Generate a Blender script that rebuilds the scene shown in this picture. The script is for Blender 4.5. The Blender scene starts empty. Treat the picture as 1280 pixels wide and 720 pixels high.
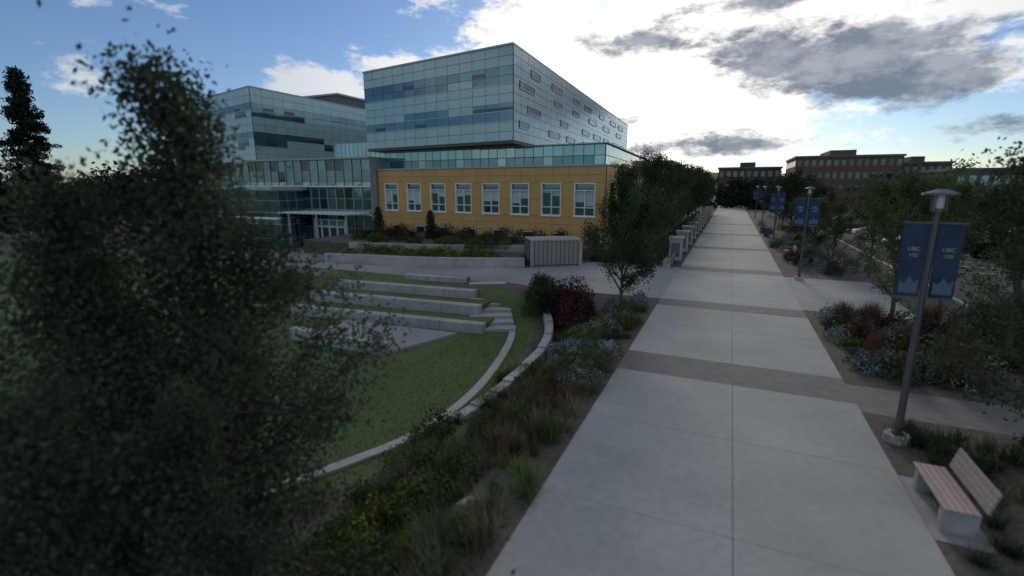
import bpy, bmesh, math, random
import numpy as np
from mathutils import Vector
random.seed(7); rng=np.random.default_rng(7)
SC=bpy.context.scene
SC.view_settings.view_transform='Standard'; SC.view_settings.look='None'; SC.view_settings.exposure=0
COL=bpy.context.collection

# ---------------------------------------------------------------- camera
cam=bpy.data.cameras.new("camera"); co=bpy.data.objects.new("camera",cam); COL.objects.link(co)
co.location=(0,0,5.5); co.rotation_euler=(math.radians(90-12.04),0,math.radians(24.1))
cam.lens=16.875; cam.sensor_width=36; cam.clip_end=6000; SC.camera=co
cam.dof.use_dof=True; cam.dof.focus_distance=35; cam.dof.aperture_fstop=.30

# ---------------------------------------------------------------- sky
SUN_EL=18; SUN_AZ=-8
def build_world():
    w=bpy.data.worlds.new("World"); SC.world=w; w.use_nodes=True
    w.cycles.sampling_method='MANUAL'; w.cycles.sample_map_resolution=512
    nt=w.node_tree; N=nt.nodes; L=nt.links; bg=N['Background']; bg.inputs[1].default_value=0.11
    sky=N.new('ShaderNodeTexSky'); sky.sky_type='NISHITA'; sky.sun_disc=False
    sky.sun_elevation=math.radians(SUN_EL); sky.sun_rotation=math.radians(SUN_AZ)
    sky.air_density=1.0; sky.dust_density=0.3; sky.ozone_density=2.0
    def M(op,a,b=None,c=None,clamp=False):
        n=N.new('ShaderNodeMath'); n.operation=op; n.use_clamp=clamp
        for i,v in enumerate([a,b,c]):
            if v is None: continue
            if isinstance(v,(int,float)): n.inputs[i].default_value=v
            else: L.new(v,n.inputs[i])
        return n.outputs[0]
    def sstep(v,lo,hi):
        n=N.new('ShaderNodeMapRange'); n.interpolation_type='SMOOTHSTEP'
        L.new(v,n.inputs[0]); n.inputs[1].default_value=lo; n.inputs[2].default_value=hi
        return n.outputs[0]
    tc=N.new('ShaderNodeTexCoord'); sp=N.new('ShaderNodeSeparateXYZ'); L.new(tc.outputs['Generated'],sp.inputs[0])
    az=M('MULTIPLY',M('ARCTAN2',sp.outputs[0],sp.outputs[1]),57.2958)
    el=M('MULTIPLY',M('ARCSINE',sp.outputs[2]),57.2958)
    def blob(a0,e0,wa,we,k=1.0):
        dx=M('DIVIDE',M('SUBTRACT',az,a0),wa); dy=M('DIVIDE',M('SUBTRACT',el,e0),we)
        r=M('SQRT',M('ADD',M('MULTIPLY',dx,dx),M('MULTIPLY',dy,dy)))
        return M('MULTIPLY',M('SUBTRACT',1.0,r,clamp=True),k)
    def mx(lst):
        r=lst[0]
        for q in lst[1:]: r=M('MAXIMUM',r,q)
        return r
    mp=N.new('ShaderNodeMapping'); L.new(tc.outputs['Generated'],mp.inputs[0]); mp.inputs['Scale'].default_value=(1,1,2.3)
    def noise(scale,det,rough,dist=0,off=0):
        m2=N.new('ShaderNodeMapping'); L.new(mp.outputs[0],m2.inputs[0]); m2.inputs['Location'].default_value=(off,off*.7,off*.3)
        n=N.new('ShaderNodeTexNoise'); L.new(m2.outputs[0],n.inputs['Vector']); n.inputs['Scale'].default_value=scale
        n.inputs['Detail'].default_value=det; n.inputs['Roughness'].default_value=rough; n.inputs['Distortion'].default_value=dist
        return n.outputs[0]
    n1=noise(10,7,.66,0,1.3); n2=noise(14,7,.66,0,5.1); n3=noise(2.3,2,.6,0,9.0)
    white=mx([blob(-8,11,26,16,1.5),blob(-21,17,15,7,1.1),blob(5,13,22,9,1.25),blob(18.5,9,5,3.5,.8),blob(19,14,9,4,1.0),
              blob(-38,12.3,8,2.6,.85),blob(-44,10,9,3.2,.95),blob(-64,9,5,2,.55),blob(-60,16,12,2.4,.5),blob(-30,14,9,2.2,.55)])
    wv=M('ADD',white,M('MULTIPLY',M('SUBTRACT',n1,.5),2.4))
    wm=sstep(wv,.26,.66)
    gen=sstep(n3,.42,.60)
    up=sstep(el,22,34)
    away=sstep(M('ABSOLUTE',M('ADD',az,22)),55,75)
    wm=M('MAXIMUM',wm,M('MULTIPLY',gen,M('MAXIMUM',up,away)))
    dark=mx([blob(4,12.6,13,4.6,1.3),blob(10,10.8,13,5.0,1.6),blob(15,9.6,9,4.6,1.45),blob(-9,15.0,14,3.0,1.05),blob(-3,4.3,14,2.2,1.1),
             blob(-12,7.0,9,1.8,.95),blob(2,17,15,3.4,.9),blob(21,4.5,8,1.8,.8),blob(-28,16.5,8,2,.4),blob(-43,9,8,1.6,.5)])
    dv=M('ADD',dark,M('MULTIPLY',M('SUBTRACT',n2,.5),2.3))
    dm=sstep(dv,.34,.98)
    glow=blob(-8,10,42,28,1.0)
    t=N.new('ShaderNodeMixRGB'); t.blend_type='MULTIPLY'; t.inputs[0].default_value=1; L.new(sky.outputs[0],t.inputs[1]); t.inputs[2].default_value=(.62,.74,.93,1)
    cw=N.new('ShaderNodeMixRGB'); L.new(glow,cw.inputs[0]); cw.inputs[1].default_value=(5.8,6.2,6.6,1); cw.inputs[2].default_value=(14,13.2,11.9,1)
    m1=N.new('ShaderNodeMixRGB'); L.new(M('MULTIPLY',wm,.93),m1.inputs[0]); L.new(t.outputs[0],m1.inputs[1]); L.new(cw.outputs[0],m1.inputs[2])
    cd=N.new('ShaderNodeMixRGB'); L.new(sstep(n1,.38,.62),cd.inputs[0]); cd.inputs[1].default_value=(1.5,1.85,2.45,1); cd.inputs[2].default_value=(3.2,3.6,4.2,1)
    m2=N.new('ShaderNodeMixRGB'); L.new(M('MULTIPLY',dm,.95),m2.inputs[0]); L.new(m1.outputs[0],m2.inputs[1]); L.new(cd.outputs[0],m2.inputs[2])
    L.new(m2.outputs[0],bg.inputs[0])
build_world()
sl=bpy.data.lights.new("sun",'SUN'); sl.energy=1.15; sl.angle=math.radians(12); sl.color=(1,.90,.76)
so=bpy.data.objects.new("sun",sl); COL.objects.link(so)
sd=Vector((math.sin(math.radians(SUN_AZ))*math.cos(math.radians(SUN_EL)),math.cos(math.radians(SUN_AZ))*math.cos(math.radians(SUN_EL)),math.sin(math.radians(SUN_EL))))
so.rotation_euler=sd.to_track_quat('Z','Y').to_euler()

# ---------------------------------------------------------------- materials
def mat(name,col,rough=.8,metal=0,var=0,vscale=3,bump=0,bscale=20,spec=.5,island=0,coat=0,tone=False,trans=0,col2=None,big=0,flat=False):
    m=bpy.data.materials.new(name); m.use_nodes=True; nt=m.node_tree; N=nt.nodes; L=nt.links; b=N['Principled BSDF']
    b.inputs['Roughness'].default_value=rough; b.inputs['Metallic'].default_value=metal
    b.inputs['Specular IOR Level'].default_value=spec; b.inputs['Coat Weight'].default_value=coat
    rgb=N.new('ShaderNodeRGB'); rgb.outputs[0].default_value=(*col,1); out=rgb.outputs[0]
    tc=N.new('ShaderNodeTexCoord')
    if var or col2:
        n=N.new('ShaderNodeTexNoise'); n.inputs['Scale'].default_value=vscale; n.inputs['Detail'].default_value=6; n.inputs['Roughness'].default_value=.65
        L.new(tc.outputs['Object'],n.inputs['Vector'])
        mr=N.new('ShaderNodeMapRange'); mr.inputs[1].default_value=.3; mr.inputs[2].default_value=.7; L.new(n.outputs[0],mr.inputs[0])
        mx=N.new('ShaderNodeMixRGB'); L.new(mr.outputs[0],mx.inputs[0])
        c1=col; c2=col2 or tuple(min(1,c*(1+var)) for c in col)
        if not col2: c1=tuple(c*(1-var) for c in col)
        mx.inputs[1].default_value=(*c1,1); mx.inputs[2].default_value=(*c2,1); out=mx.outputs[0]
    if big:
        n=N.new('ShaderNodeTexNoise'); n.inputs['Scale'].default_value=big; n.inputs['Detail'].default_value=5; n.inputs['Roughness'].default_value=.6
        L.new(tc.outputs['Object'],n.inputs['Vector'])
        mr=N.new('ShaderNodeMapRange'); mr.inputs[1].default_value=.3; mr.inputs[2].default_value=.7; mr.inputs[3].default_value=.78; mr.inputs[4].default_value=1.15; L.new(n.outputs[0],mr.inputs[0])
        v=N.new('ShaderNodeVectorMath'); v.operation='SCALE'; L.new(out,v.inputs[0]); L.new(mr.outputs[0],v.inputs['Scale']); out=v.outputs[0]
    if island or tone:
        if tone:
            a=N.new('ShaderNodeAttribute'); a.attribute_name='tone'; f=a.outputs['Fac']
        else:
            g=N.new('ShaderNodeNewGeometry'); mr=N.new('ShaderNodeMapRange'); L.new(g.outputs['Random Per Island'],mr.inputs[0]); mr.inputs[3].default_value=1-island; mr.inputs[4].default_value=1+island; f=mr.outputs[0]
        v=N.new('ShaderNodeVectorMath'); v.operation='SCALE'; L.new(out,v.inputs[0]); L.new(f,v.inputs['Scale']); out=v.outputs[0]
    L.new(out,b.inputs['Base Color'])
    if bump:
        n=N.new('ShaderNodeTexNoise'); n.inputs['Scale'].default_value=bscale; n.inputs['Detail'].default_value=4; L.new(tc.outputs['Object'],n.inputs['Vector'])
        bm=N.new('ShaderNodeBump'); bm.inputs['Strength'].default_value=bump; bm.inputs['Distance'].default_value=.02; L.new(n.outputs[0],bm.inputs['Height']); L.new(bm.outputs[0],b.inputs['Normal'])
    if tone:
        df=N.new('ShaderNodeBsdfDiffuse'); L.new(out,df.inputs[0])
        if trans:
            tr=N.new('ShaderNodeBsdfTranslucent'); L.new(out,tr.inputs[0]); ms=N.new('ShaderNodeMixShader'); ms.inputs[0].default_value=trans
            L.new(df.outputs[0],ms.inputs[1]); L.new(tr.outputs[0],ms.inputs[2]); L.new(ms.outputs[0],N['Material Output'].inputs[0])
        else: L.new(df.outputs[0],N['Material Output'].inputs[0])
        N.remove(b)
    return m
CONC=mat('path_concrete',(.35,.345,.325),.85,var=.10,vscale=6,bump=.15,bscale=60,big=.25)
CONC2=mat('wall_concrete',(.38,.37,.34),.85,var=.14,vscale=2.5,bump=.2,bscale=30,big=.6)
PLAZA=mat('plaza_concrete',(.29,.285,.27),.85,var=.1,vscale=4,bump=.1,bscale=50,big=.3)
JOINT=mat('joint',(.12,.12,.115),.9)
JOINT2=mat('saw_cut',(.25,.245,.23),.9)
LAWN=mat('lawn_grass',(.072,.115,.030),.9,vscale=9,col2=(.11,.155,.046),bump=.6,bscale=90,big=.35)
SOIL=mat('soil_mulch',(.065,.052,.04),.95,vscale=7,col2=(.14,.115,.085),bump=.8,bscale=35,big=.6)
ASPH=mat('asphalt',(.060,.061,.062),.95,var=.2,vscale=12,bump=.2,bscale=80,big=.12,spec=.2)
LINE=mat('road_paint',(.6,.6,.58),.7,var=.1)
LEAF=mat('leaf_green',(.078,.112,.042),tone=True,trans=.3)
BLADE=mat('grass_blade',(.095,.135,.045),tone=True)
LEAFD=mat('leaf_dark',(.052,.075,.040),tone=True,trans=.25)
LEAFN=mat('leaf_near',(.070,.090,.056),tone=True,trans=.25)
LEAFY=mat('leaf_yellowgreen',(.115,.135,.036),tone=True)
SAGE=mat('leaf_sage',(.19,.235,.23),tone=True)
REDL=mat('leaf_red',(.075,.028,.03),tone=True)
RUST=mat('leaf_rust',(.15,.085,.055),tone=True)
STRAW=mat('leaf_straw',(.18,.17,.10),tone=True)
PINE=mat('leaf_pine',(.024,.036,.026),tone=True)
BARK=mat('bark',(.11,.095,.08),.9,var=.3,vscale=15)
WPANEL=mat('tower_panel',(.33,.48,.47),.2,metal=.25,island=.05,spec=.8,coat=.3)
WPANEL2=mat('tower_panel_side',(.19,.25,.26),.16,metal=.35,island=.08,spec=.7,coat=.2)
GLASS=mat('window_glass',(.12,.21,.24),.06,metal=.75,island=.12,spec=1)
GLASSL=mat('window_glass_light',(.26,.40,.42),.08,metal=.6,island=.12,spec=1)
GLASSD=mat('window_glass_dark',(.05,.065,.07),.06,metal=.5,island=.4,spec=1)
MULL=mat('mullion',(.38,.43,.43),.5,metal=.3)
FRAMEW=mat('white_frame',(.78,.78,.75),.5)
BACK=mat('panel_gap',(.10,.13,.13),.6)
YEL=mat('yellow_panel',(.60,.345,.115),.6,island=.05,var=.05,vscale=.8)
YELG=mat('yellow_gap',(.30,.17,.06),.8)
SOFF=mat('soffit',(.10,.09,.085),.6,var=.1)
ROOF=mat('roof_metal',(.35,.36,.36),.5,metal=.2,var=.1)
BLIND=mat('blind',(.50,.53,.52),.6,island=.1)
BRICK=mat('brick_wall',(.15,.09,.07),.9,var=.15,vscale=8)
BRICK2=mat('brick_dark',(.10,.078,.07),.9,var=.15,vscale=8)
DGREY=mat('dark_grey',(.12,.12,.12),.6,var=.1)
STEEL=mat('pole_steel',(.13,.135,.14),.45,metal=.6)
LAMPG=mat('lamp_glass',(.75,.75,.7),.3)
BLUE=mat('banner_blue',(.012,.026,.068),.7,vscale=2.2,col2=(.036,.066,.13))
BANW=mat('banner_white',(.4,.45,.48),.7)
BANY=mat('banner_yellow',(.42,.40,.15),.7)
WOOD=mat('bench_slat',(.40,.30,.27),.6,var=.2,vscale=14,island=.12)
BLACK=mat('rubber',(.02,.02,.02),.8)
HILL=mat('hill_forest',(.05,.07,.06),.95)
BMNT=mat('banner_mount',(.10,.16,.23),.7)
ROCK=mat('rock',(.35,.36,.36),.9,var=.2,vscale=8,bump=.5)
SLATS=[mat('enclosure_slat',(.25+.02*i,.24,.22),.7) for i in range(3)]
def paver():
    m=bpy.data.materials.new('pavers'); m.use_nodes=True; nt=m.node_tree; N=nt.nodes; L=nt.links; b=N['Principled BSDF']; b.inputs['Roughness'].default_value=.85
    tc=N.new('ShaderNodeTexCoord'); br=N.new('ShaderNodeTexBrick'); L.new(tc.outputs['Object'],br.inputs[0]); br.inputs['Scale'].default_value=1
    br.inputs['Brick Width'].default_value=.22; br.inputs['Row Height'].default_value=.11; br.inputs['Mortar Size'].default_value=.006
    br.inputs['Color1'].default_value=(.155,.14,.13,1); br.inputs['Color2'].default_value=(.21,.185,.17,1); br.inputs['Mortar'].default_value=(.09,.085,.08,1)
    L.new(br.outputs[0],b.inputs['Base Color']); return m
PAVER=paver()

# ---------------------------------------------------------------- mesh helpers
class MB:
    def __init__(s): s.v=[]; s.f=[]; s.m=[]; s.mats=[]
    def mi(s,m):
        if m not in s.mats: s.mats.append(m)
        return s.mats.index(m)
    def poly(s,pts,m):
        k=len(s.v); s.v+= [tuple(p) for p in pts]; s.f.append(tuple(range(k,k+len(pts)))); s.m.append(s.mi(m))
    def prism(s,xy,z0,z1,m):
        n=len(xy); A=sum(xy[i][0]*xy[(i+1)%n][1]-xy[(i+1)%n][0]*xy[i][1] for i in range(n))
        if A<0: xy=xy[::-1]
        k=len(s.v)
        s.v+=[(x,y,z0) for x,y in xy]+[(x,y,z1) for x,y in xy]
        mi=s.mi(m)
        s.f.append(tuple(range(k+n-1,k-1,-1))); s.m.append(mi)
        s.f.append(tuple(range(k+n,k+2*n))); s.m.append(mi)
        for i in range(n):
            j=(i+1)%n; s.f.append((k+i,k+j,k+n+j,k+n+i)); s.m.append(mi)
    def box(s,x0,x1,y0,y1,z0,z1,m): s.prism([(x0,y0),(x1,y0),(x1,y1),(x0,y1)],z0,z1,m)
    def lbox(s,p0,p1,a,b,z0,z1,m):
        d=Vector((p1[0]-p0[0],p1[1]-p0[1])).normalized(); n=Vector((d.y,-d.x))
        P=[Vector(p0)+n*a,Vector(p1)+n*a,Vector(p1)+n*b,Vector(p0)+n*b]
        s.prism([tuple(q) for q in P],z0,z1,m)
    def cyl(s,c,r0,r1,z0,z1,m,n=12):
        k=len(s.v)
        for z,r in((z0,r0),(z1,r1)):
            for i in range(n):
                a=2*math.pi*i/n; s.v.append((c[0]+r*math.cos(a),c[1]+r*math.sin(a),z))
        mi=s.mi(m)
        for i in range(n):
            j=(i+1)%n; s.f.append((k+i,k+j,k+n+j,k+n+i)); s.m.append(mi)
        s.f.append(tuple(range(k+n-1,k-1,-1))); s.m.append(mi); s.f.append(tuple(range(k+n,k+2*n))); s.m.append(mi)
    def obj(s,name,parent=None,bevel=0,smooth=False,loc=None):
        me=bpy.data.meshes.new(name); me.from_pydata(s.v,[],s.f); me.update()
        for q in s.mats: me.materials.append(q)
        me.polygons.foreach_set('material_index',s.m)
        if smooth: me.polygons.foreach_set('use_smooth',[True]*len(s.f))
        o=bpy.data.objects.new(name,me); COL.objects.link(o)
        if parent: o.parent=parent
        if loc: o.location=loc
        if bevel:
            b=o.modifiers.new('bevel','BEVEL'); b.width=bevel; b.segments=2; b.limit_method='ANGLE'
        return o
def empty(name,loc=(0,0,0),rot=0,sc=1):
    o=bpy.data.objects.new(name,None); COL.objects.link(o); o.location=loc; o.rotation_euler=(0,0,rot); o.scale=(sc,)*3; return o
def strip(mb,pts,w,z0,z1,m):
    for i in range(len(pts)-1):
        a=Vector(pts[i]); b=Vector(pts[i+1])
        def nrm(j):
            j0=max(0,j-1); j1=min(len(pts)-1,j+1); d=(Vector(pts[j1])-Vector(pts[j0])).normalized(); return Vector((d.y,-d.x))*w/2
        n0=nrm(i); n1=nrm(i+1)
        mb.prism([tuple(a+n0),tuple(b+n1),tuple(b-n1),tuple(a-n0)],z0,z1,m)
def smooth_pts(pts,n=8):
    out=[]; P=[Vector(p) for p in pts]
    for i in range(len(P)-1):
        p0=P[max(i-1,0)];p1=P[i];p2=P[i+1];p3=P[min(i+2,len(P)-1)]
        for k in range(n):
            t=k/n; out.append(tuple(.5*((2*p1)+(p2-p0)*t+(2*p0-5*p1+4*p2-p3)*t*t+(3*p1-p0-3*p2+p3)*t**3)))
    out.append(tuple(P[-1])); return out
def quadmesh(name,V,tone,matidx,mats):
    n=len(V); me=bpy.data.meshes.new(name); me.vertices.add(n*4); me.vertices.foreach_set('co',V.reshape(-1).astype(np.float32))
    me.loops.add(n*4); me.loops.foreach_set('vertex_index',np.arange(n*4,dtype=np.int32))
    me.polygons.add(n); me.polygons.foreach_set('loop_start',np.arange(0,n*4,4,dtype=np.int32)); me.polygons.foreach_set('loop_total',np.full(n,4,dtype=np.int32))
    me.polygons.foreach_set('material_index',matidx.astype(np.int32))
    at=me.attributes.new('tone','FLOAT','FACE'); at.data.foreach_set('value',tone.astype(np.float32))
    for q in mats: me.materials.append(q)
    me.update(); return me
def leaves(C,size,flat=0.0,asp=.55):
    n=len(C); a=rng.normal(size=(n,3)); a/=np.linalg.norm(a,axis=1)[:,None]
    b=rng.normal(size=(n,3)); b-= (a*b).sum(1)[:,None]*a; b/=np.linalg.norm(b,axis=1)[:,None]
    s=(size*rng.uniform(.6,1.25,n))[:,None]
    return np.stack([C-a*s,C-b*s*asp,C+a*s,C+b*s*asp],1)
def tubes(segs,n=6):
    out=[]
    for p0,p1,r0,r1 in segs:
        p0=np.array(p0,float); p1=np.array(p1,float); d=p1-p0; l=np.linalg.norm(d)
        if l<1e-6: continue
        d/=l; u=np.cross(d,[0,0,1.] if abs(d[2])<.9 else [1.,0,0]); u/=np.linalg.norm(u); v=np.cross(d,u)
        an=np.arange(n)*2*math.pi/n; ring=np.cos(an)[:,None]*u+np.sin(an)[:,None]*v
        A=p0+ring*r0; B=p1+ring*r1
        out.append(np.stack([A,np.roll(A,-1,0),np.roll(B,-1,0),B],1))
    return np.concatenate(out) if out else np.zeros((0,4,3))
def tree_mesh(name,seed,H,R,c0,nl,nleaf,leaf,sig,lm,trunk_r=None,prof=.6,up=(.5,1.1),taper=0):
    r=np.random.default_rng(seed); segs=[]; tips=[]
    tr=trunk_r or H*.014
    pts=[np.array([0,0,0.])]; n=8
    for i in range(1,n+1): pts.append(np.array([r.normal()*.03*H*i/n*.6,r.normal()*.03*H*i/n*.6,H*.96*i/n]))
    for i in range(n): segs.append((pts[i],pts[i+1],tr*(1-i/n)+.008,tr*(1-(i+1)/n)+.008))
    az=r.uniform(0,6)
    for k in range(nl):
        f=c0+(0.97-c0)*((k+.5)/nl); g=(f-c0)/(1-c0)
        prf=(math.sin(math.pi*min(1,(g*.86+.14))**prof))
        if taper: prf=(1-g)**taper
        Ln=R*max(.14,prf)*r.uniform(.6,1.15); az+=2.4+r.normal()*.4; e=r.uniform(*up)
        x=f*n; i=min(n-1,int(x)); base=pts[i]+(pts[i+1]-pts[i])*(x-i)
        d=np.array([math.cos(az)*math.cos(e),math.sin(az)*math.cos(e),math.sin(e)]); p=base; rr=tr*(1-f)*.5+.012
        m=4; lim=[p]
        for j in range(m):
            d=d+r.normal(size=3)*.14; d/=np.linalg.norm(d); q=p+d*Ln/m/max(.5,math.cos(e)); segs.append((p,q,rr*(1-j/m)+.005,rr*(1-(j+1)/m)+.004)); p=q; lim.append(p)
        tone=r.uniform(.65,1.35)
        for j in range(1,m+1):
            for s in range(2+(j==m)*2):
                dd=d+r.normal(size=3)*.7; dd/=np.linalg.norm(dd); q=lim[j]+dd*Ln*r.uniform(.12,.34); segs.append((lim[j],q,.009,.003))
                tips.append((lim[j],q,tone*r.uniform(.75,1.25),r.uniform(.3,1.3)*(.3+Ln/R)))
    w=np.array([t[3] for t in tips]); w/=w.sum(); idx=r.choice(len(tips),nleaf,p=w)
    A=np.array([t[0] for t in tips])[idx]; B=np.array([t[1] for t in tips])[idx]; T=np.array([t[2] for t in tips])[idx]
    C=A+(B-A)*r.uniform(.1,1.15,nleaf)[:,None]+r.normal(size=(nleaf,3))*sig
    LV=leaves(C,leaf); W=tubes(segs)
    V=np.concatenate([W,LV]); tone=np.concatenate([np.ones(len(W)),T*r.uniform(.7,1.3,nleaf)]); mi=np.concatenate([np.zeros(len(W)),np.ones(nleaf)])
    return quadmesh(name,V,tone,mi,[BARK,lm])
def conifer_mesh(name,seed,H,R,c0,nleaf,leaf,lm=None):
    r=np.random.default_rng(seed); segs=[((0,0,0),(0,0,H*.98),H*.013,.02)]; Cs=[];Ts=[]
    nw=int(60)
    for k in range(nw):
        f=c0+(1-c0)*(k/nw)**.9; L_=R*(1-(f-c0)/(1-c0))**.75*r.uniform(.55,1.15)+.15
        for s in range(3):
            a=r.uniform(0,6.283); tip=np.array([math.cos(a)*L_,math.sin(a)*L_,H*f-L_*r.uniform(.0,.3)]); b=np.array([0,0,H*f]); segs.append((b,tip,.03,.01))
            m=max(4,int(nleaf/(nw*3)*(L_/R+.2)*1.6)); t=r.uniform(.15,1,m); C=b+(tip-b)*t[:,None]+r.normal(size=(m,3))*np.array([.16,.16,.10])*R*.5*(1-t*.4)[:,None]
            Cs.append(C);Ts.append(np.full(m,r.uniform(.6,1.4)))
    C=np.concatenate(Cs);T=np.concatenate(Ts); LV=leaves(C,leaf,asp=.3); W=tubes(segs,5)
    return quadmesh(name,np.concatenate([W,LV]),np.concatenate([np.ones(len(W)),T]),np.concatenate([np.zeros(len(W)),np.ones(len(T))]),[BARK,lm or PINE])
def place(name,me,loc,rot=0,sc=1):
    o=bpy.data.objects.new(name,me); COL.objects.link(o); o.location=loc; o.rotation_euler=(0,0,rot); o.scale=(sc,)*3 if not hasattr(sc,'__len__') else sc; return o

# ---------------------------------------------------------------- terrain
def ss(t):
    t=np.clip(t,0,1); return t*t*(3-2*t)
def hgt(x,y):
    x=np.asarray(x,float); y=np.asarray(y,float)
    bank=-1.2*ss((-3.0-x)/3.4)
    back=1-ss((y-20.9)/2.0)
    bowl=bank*np.where(x>-9.3, 1-ss((y-20.5)/4.0), back)
    left=ss((-23.5-x)/4.0)
    low=-1.5*left*(1-ss((y-60)/30))
    z=np.minimum(bowl,low)
    z=np.where((x<-23.5)&(y<24), np.minimum(z,-1.2-.3*left), z)
    return z
ZOFF=None
def HZ(x,y): return float(hgt(x,y)) if ZOFF is None else ZOFF
def build_ground():
    xs=np.concatenate([[-2500,-1200,-600,-300,-200,-140],np.arange(-100,-40,4),np.arange(-40,-24,1.),np.arange(-24,-2.4,.3),[-2,0,3,8,15,25,40,60,100,200,400,900,2500]])
    ys=np.concatenate([[-1200,-400,-120,-60,-30,-15],np.arange(-8,30,.4),np.arange(30,100,4.),[120,160,240,400,800,1500,3500]])
    X,Y=np.meshgrid(xs,ys); Z=hgt(X,Y)-0.012
    nx,ny=len(xs),len(ys)
    V=np.stack([X,Y,Z],-1).reshape(-1,3)
    F=[(j*nx+i,j*nx+i+1,(j+1)*nx+i+1,(j+1)*nx+i) for j in range(ny-1) for i in range(nx-1)]
    me=bpy.data.meshes.new('ground'); me.from_pydata(V.tolist(),[],F); me.update()
    me.materials.append(SOIL); me.materials.append(LAWN)
    arc=[(-14,-6),(-11.5,1.5),(-9.6,5),(-8.6,7),(-7.4,9.7),(-7.15,12.3),(-7.4,14.5),(-8.2,18),(-9.1,20.7)]
    ax=np.array([a[0] for a in arc]); ay=np.array([a[1] for a in arc])
    mi=[]
    for f in F:
        cx=V[list(f),0].mean(); cy=V[list(f),1].mean()
        lim=np.interp(cy,ay,ax)+.9
        lawn=(cx<lim and cy<23 and cx>-60) or (cx<-16 and cy<26)
        if abs(cx)>120 or cy>140 or cy<-20: lawn=True
        mi.append(1 if lawn else 0)
    me.polygons.foreach_set('material_index',mi); me.polygons.foreach_set('use_smooth',[True]*len(F))
    o=bpy.data.objects.new('ground',me); COL.objects.link(o)
build_ground()
def grass_blades(name,n,x0,x1,y0,y1,test,h,w,m):
    x=rng.uniform(x0,x1,n); y=rng.uniform(y0,y1,n); k=test(x,y); x=x[k]; y=y[k]; n=len(x); z=hgt(x,y)-.012
    a=rng.uniform(0,6.283,n); hh=h*rng.uniform(.5,1.3,n); l=rng.normal(size=(n,2))*.4*h
    dx=np.cos(a)*w; dy=np.sin(a)*w
    V=np.stack([np.stack([x-dx,y-dy,z],1),np.stack([x+dx,y+dy,z],1),np.stack([x+dx*.3+l[:,0],y+dy*.3+l[:,1],z+hh],1),np.stack([x-dx*.3+l[:,0],y-dy*.3+l[:,1],z+hh],1)],1)
    me=quadmesh(name,V,rng.uniform(.6,1.4,n),np.zeros(n),[m]); place(name,me,(0,0,0))
arcx=[-11.5,-9.6,-8.6,-7.4,-7.15,-7.4,-8.2,-9.1]; arcy=[1.5,5,7,9.7,12.3,14.5,18,20.7]
grass_blades('lawn_grass',60000,-24,-6,3,20,lambda x,y:((x<np.interp(y,arcy,arcx)-.2)&~((x>-17.6)&(x<-10.6)&(y>14.5)))|((x>np.interp(y,arcy,arcx)+.2)&(x<np.interp(y,arcy,arcx)+.8)),.04,.010,BLADE)

# main path
PX0,PX1=-2.75,3.42
mb=MB(); mb.box(PX0,PX1,-30,150,-.15,0,CONC); mb.obj('concrete_path')
mb=MB()
for a,b in ((14.1,15.9),(23.0,24.4),(33.6,35.2),(46,47.6),(60,61.6),(76,77.6)): mb.box(PX0-.002,PX1+.002,a,b,-.1,.004,PAVER)
mb.obj('paver_band')
mb=MB()
yb=[-30,14.1,15.9,23.0,24.4,33.6,35.2,46,47.6,60,61.6,76,77.6,150]
for i in range(0,len(yb),2):
    mb.box(.49,.505,yb[i],yb[i+1],-.05,.003,JOINT)
    y=yb[i+1]-3.3
    while y>max(yb[i]+1.5,0):
        mb.box(PX0+.01,.489,y,y+.007,-.05,.0025,JOINT2); mb.box(.506,PX1-.01,y,y+.007,-.05,.0025,JOINT2); y-=3.3
mb.obj('path_joint')
mb=MB()
mb.box(PX1+.003,7.8,24.6,33.4,-.12,-.006,PLAZA)
mb.box(PX1+.003,8.4,13.6,15.5,-.12,-.006,PAVER)
mb.obj('side_path')
mb=MB()
mb.prism([(PX0-.003,24.3),(PX0-.003,34.5),(-8.5,34.5),(-12.5,29.9),(-24.5,26.4),(-27,26.2),(-27,24.3),(-14.2,24.3),(-11.4,24.9),(-8.2,24.2)],-.3,-.004,PLAZA)
mb.obj('plaza_pavement')

# amphitheatre
mb=MB()
arc=smooth_pts([(-14,-3),(-11.5,1.5),(-9.6,5),(-8.6,7),(-8.0,8.2),(-7.4,9.7),(-7.15,11.9),(-7.4,14.5),(-8.2,18),(-9.1,20.5)],6)
strip(mb,arc,.30,-1.5,-1.14,CONC2)
mb.obj('curved_lawn_edging')
mb=MB()
arc2=smooth_pts([(-6.75,11.0),(-6.45,12.6),(-6.3,14.1),(-6.35,17.1),(-7.0,19.8),(-8.1,22.3)],5)
for i in range(len(arc2)-1):
    zz=-1.05+.06*(i//3)
    strip(mb,arc2[i:i+2],.36,-1.6,zz,CONC2)
mb.obj('curved_stone_curb',bevel=.02)
mb=MB()
strip(mb,smooth_pts([(-16.5,1.5),(-18.2,5.4),(-19.5,6.6),(-23,9)],5),.3,-1.6,-1.38,CONC2)
mb.obj('lawn_kerb')
amp=empty('amphitheatre_seating')
mb=MB()
mb.prism([(-17.0,15.1),(-12.0,15.0),(-10.9,18.2),(-17.3,17.8)],-1.5,-1.08,PLAZA); mb.obj('stage_slab',amp,bevel=.02)
mb=MB(); mb.lbox((-17.5,14.7),(-12.2,14.6),-.45,0,-1.5,-.72,CONC2); mb.obj('stage_wall',amp,bevel=.03)
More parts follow.
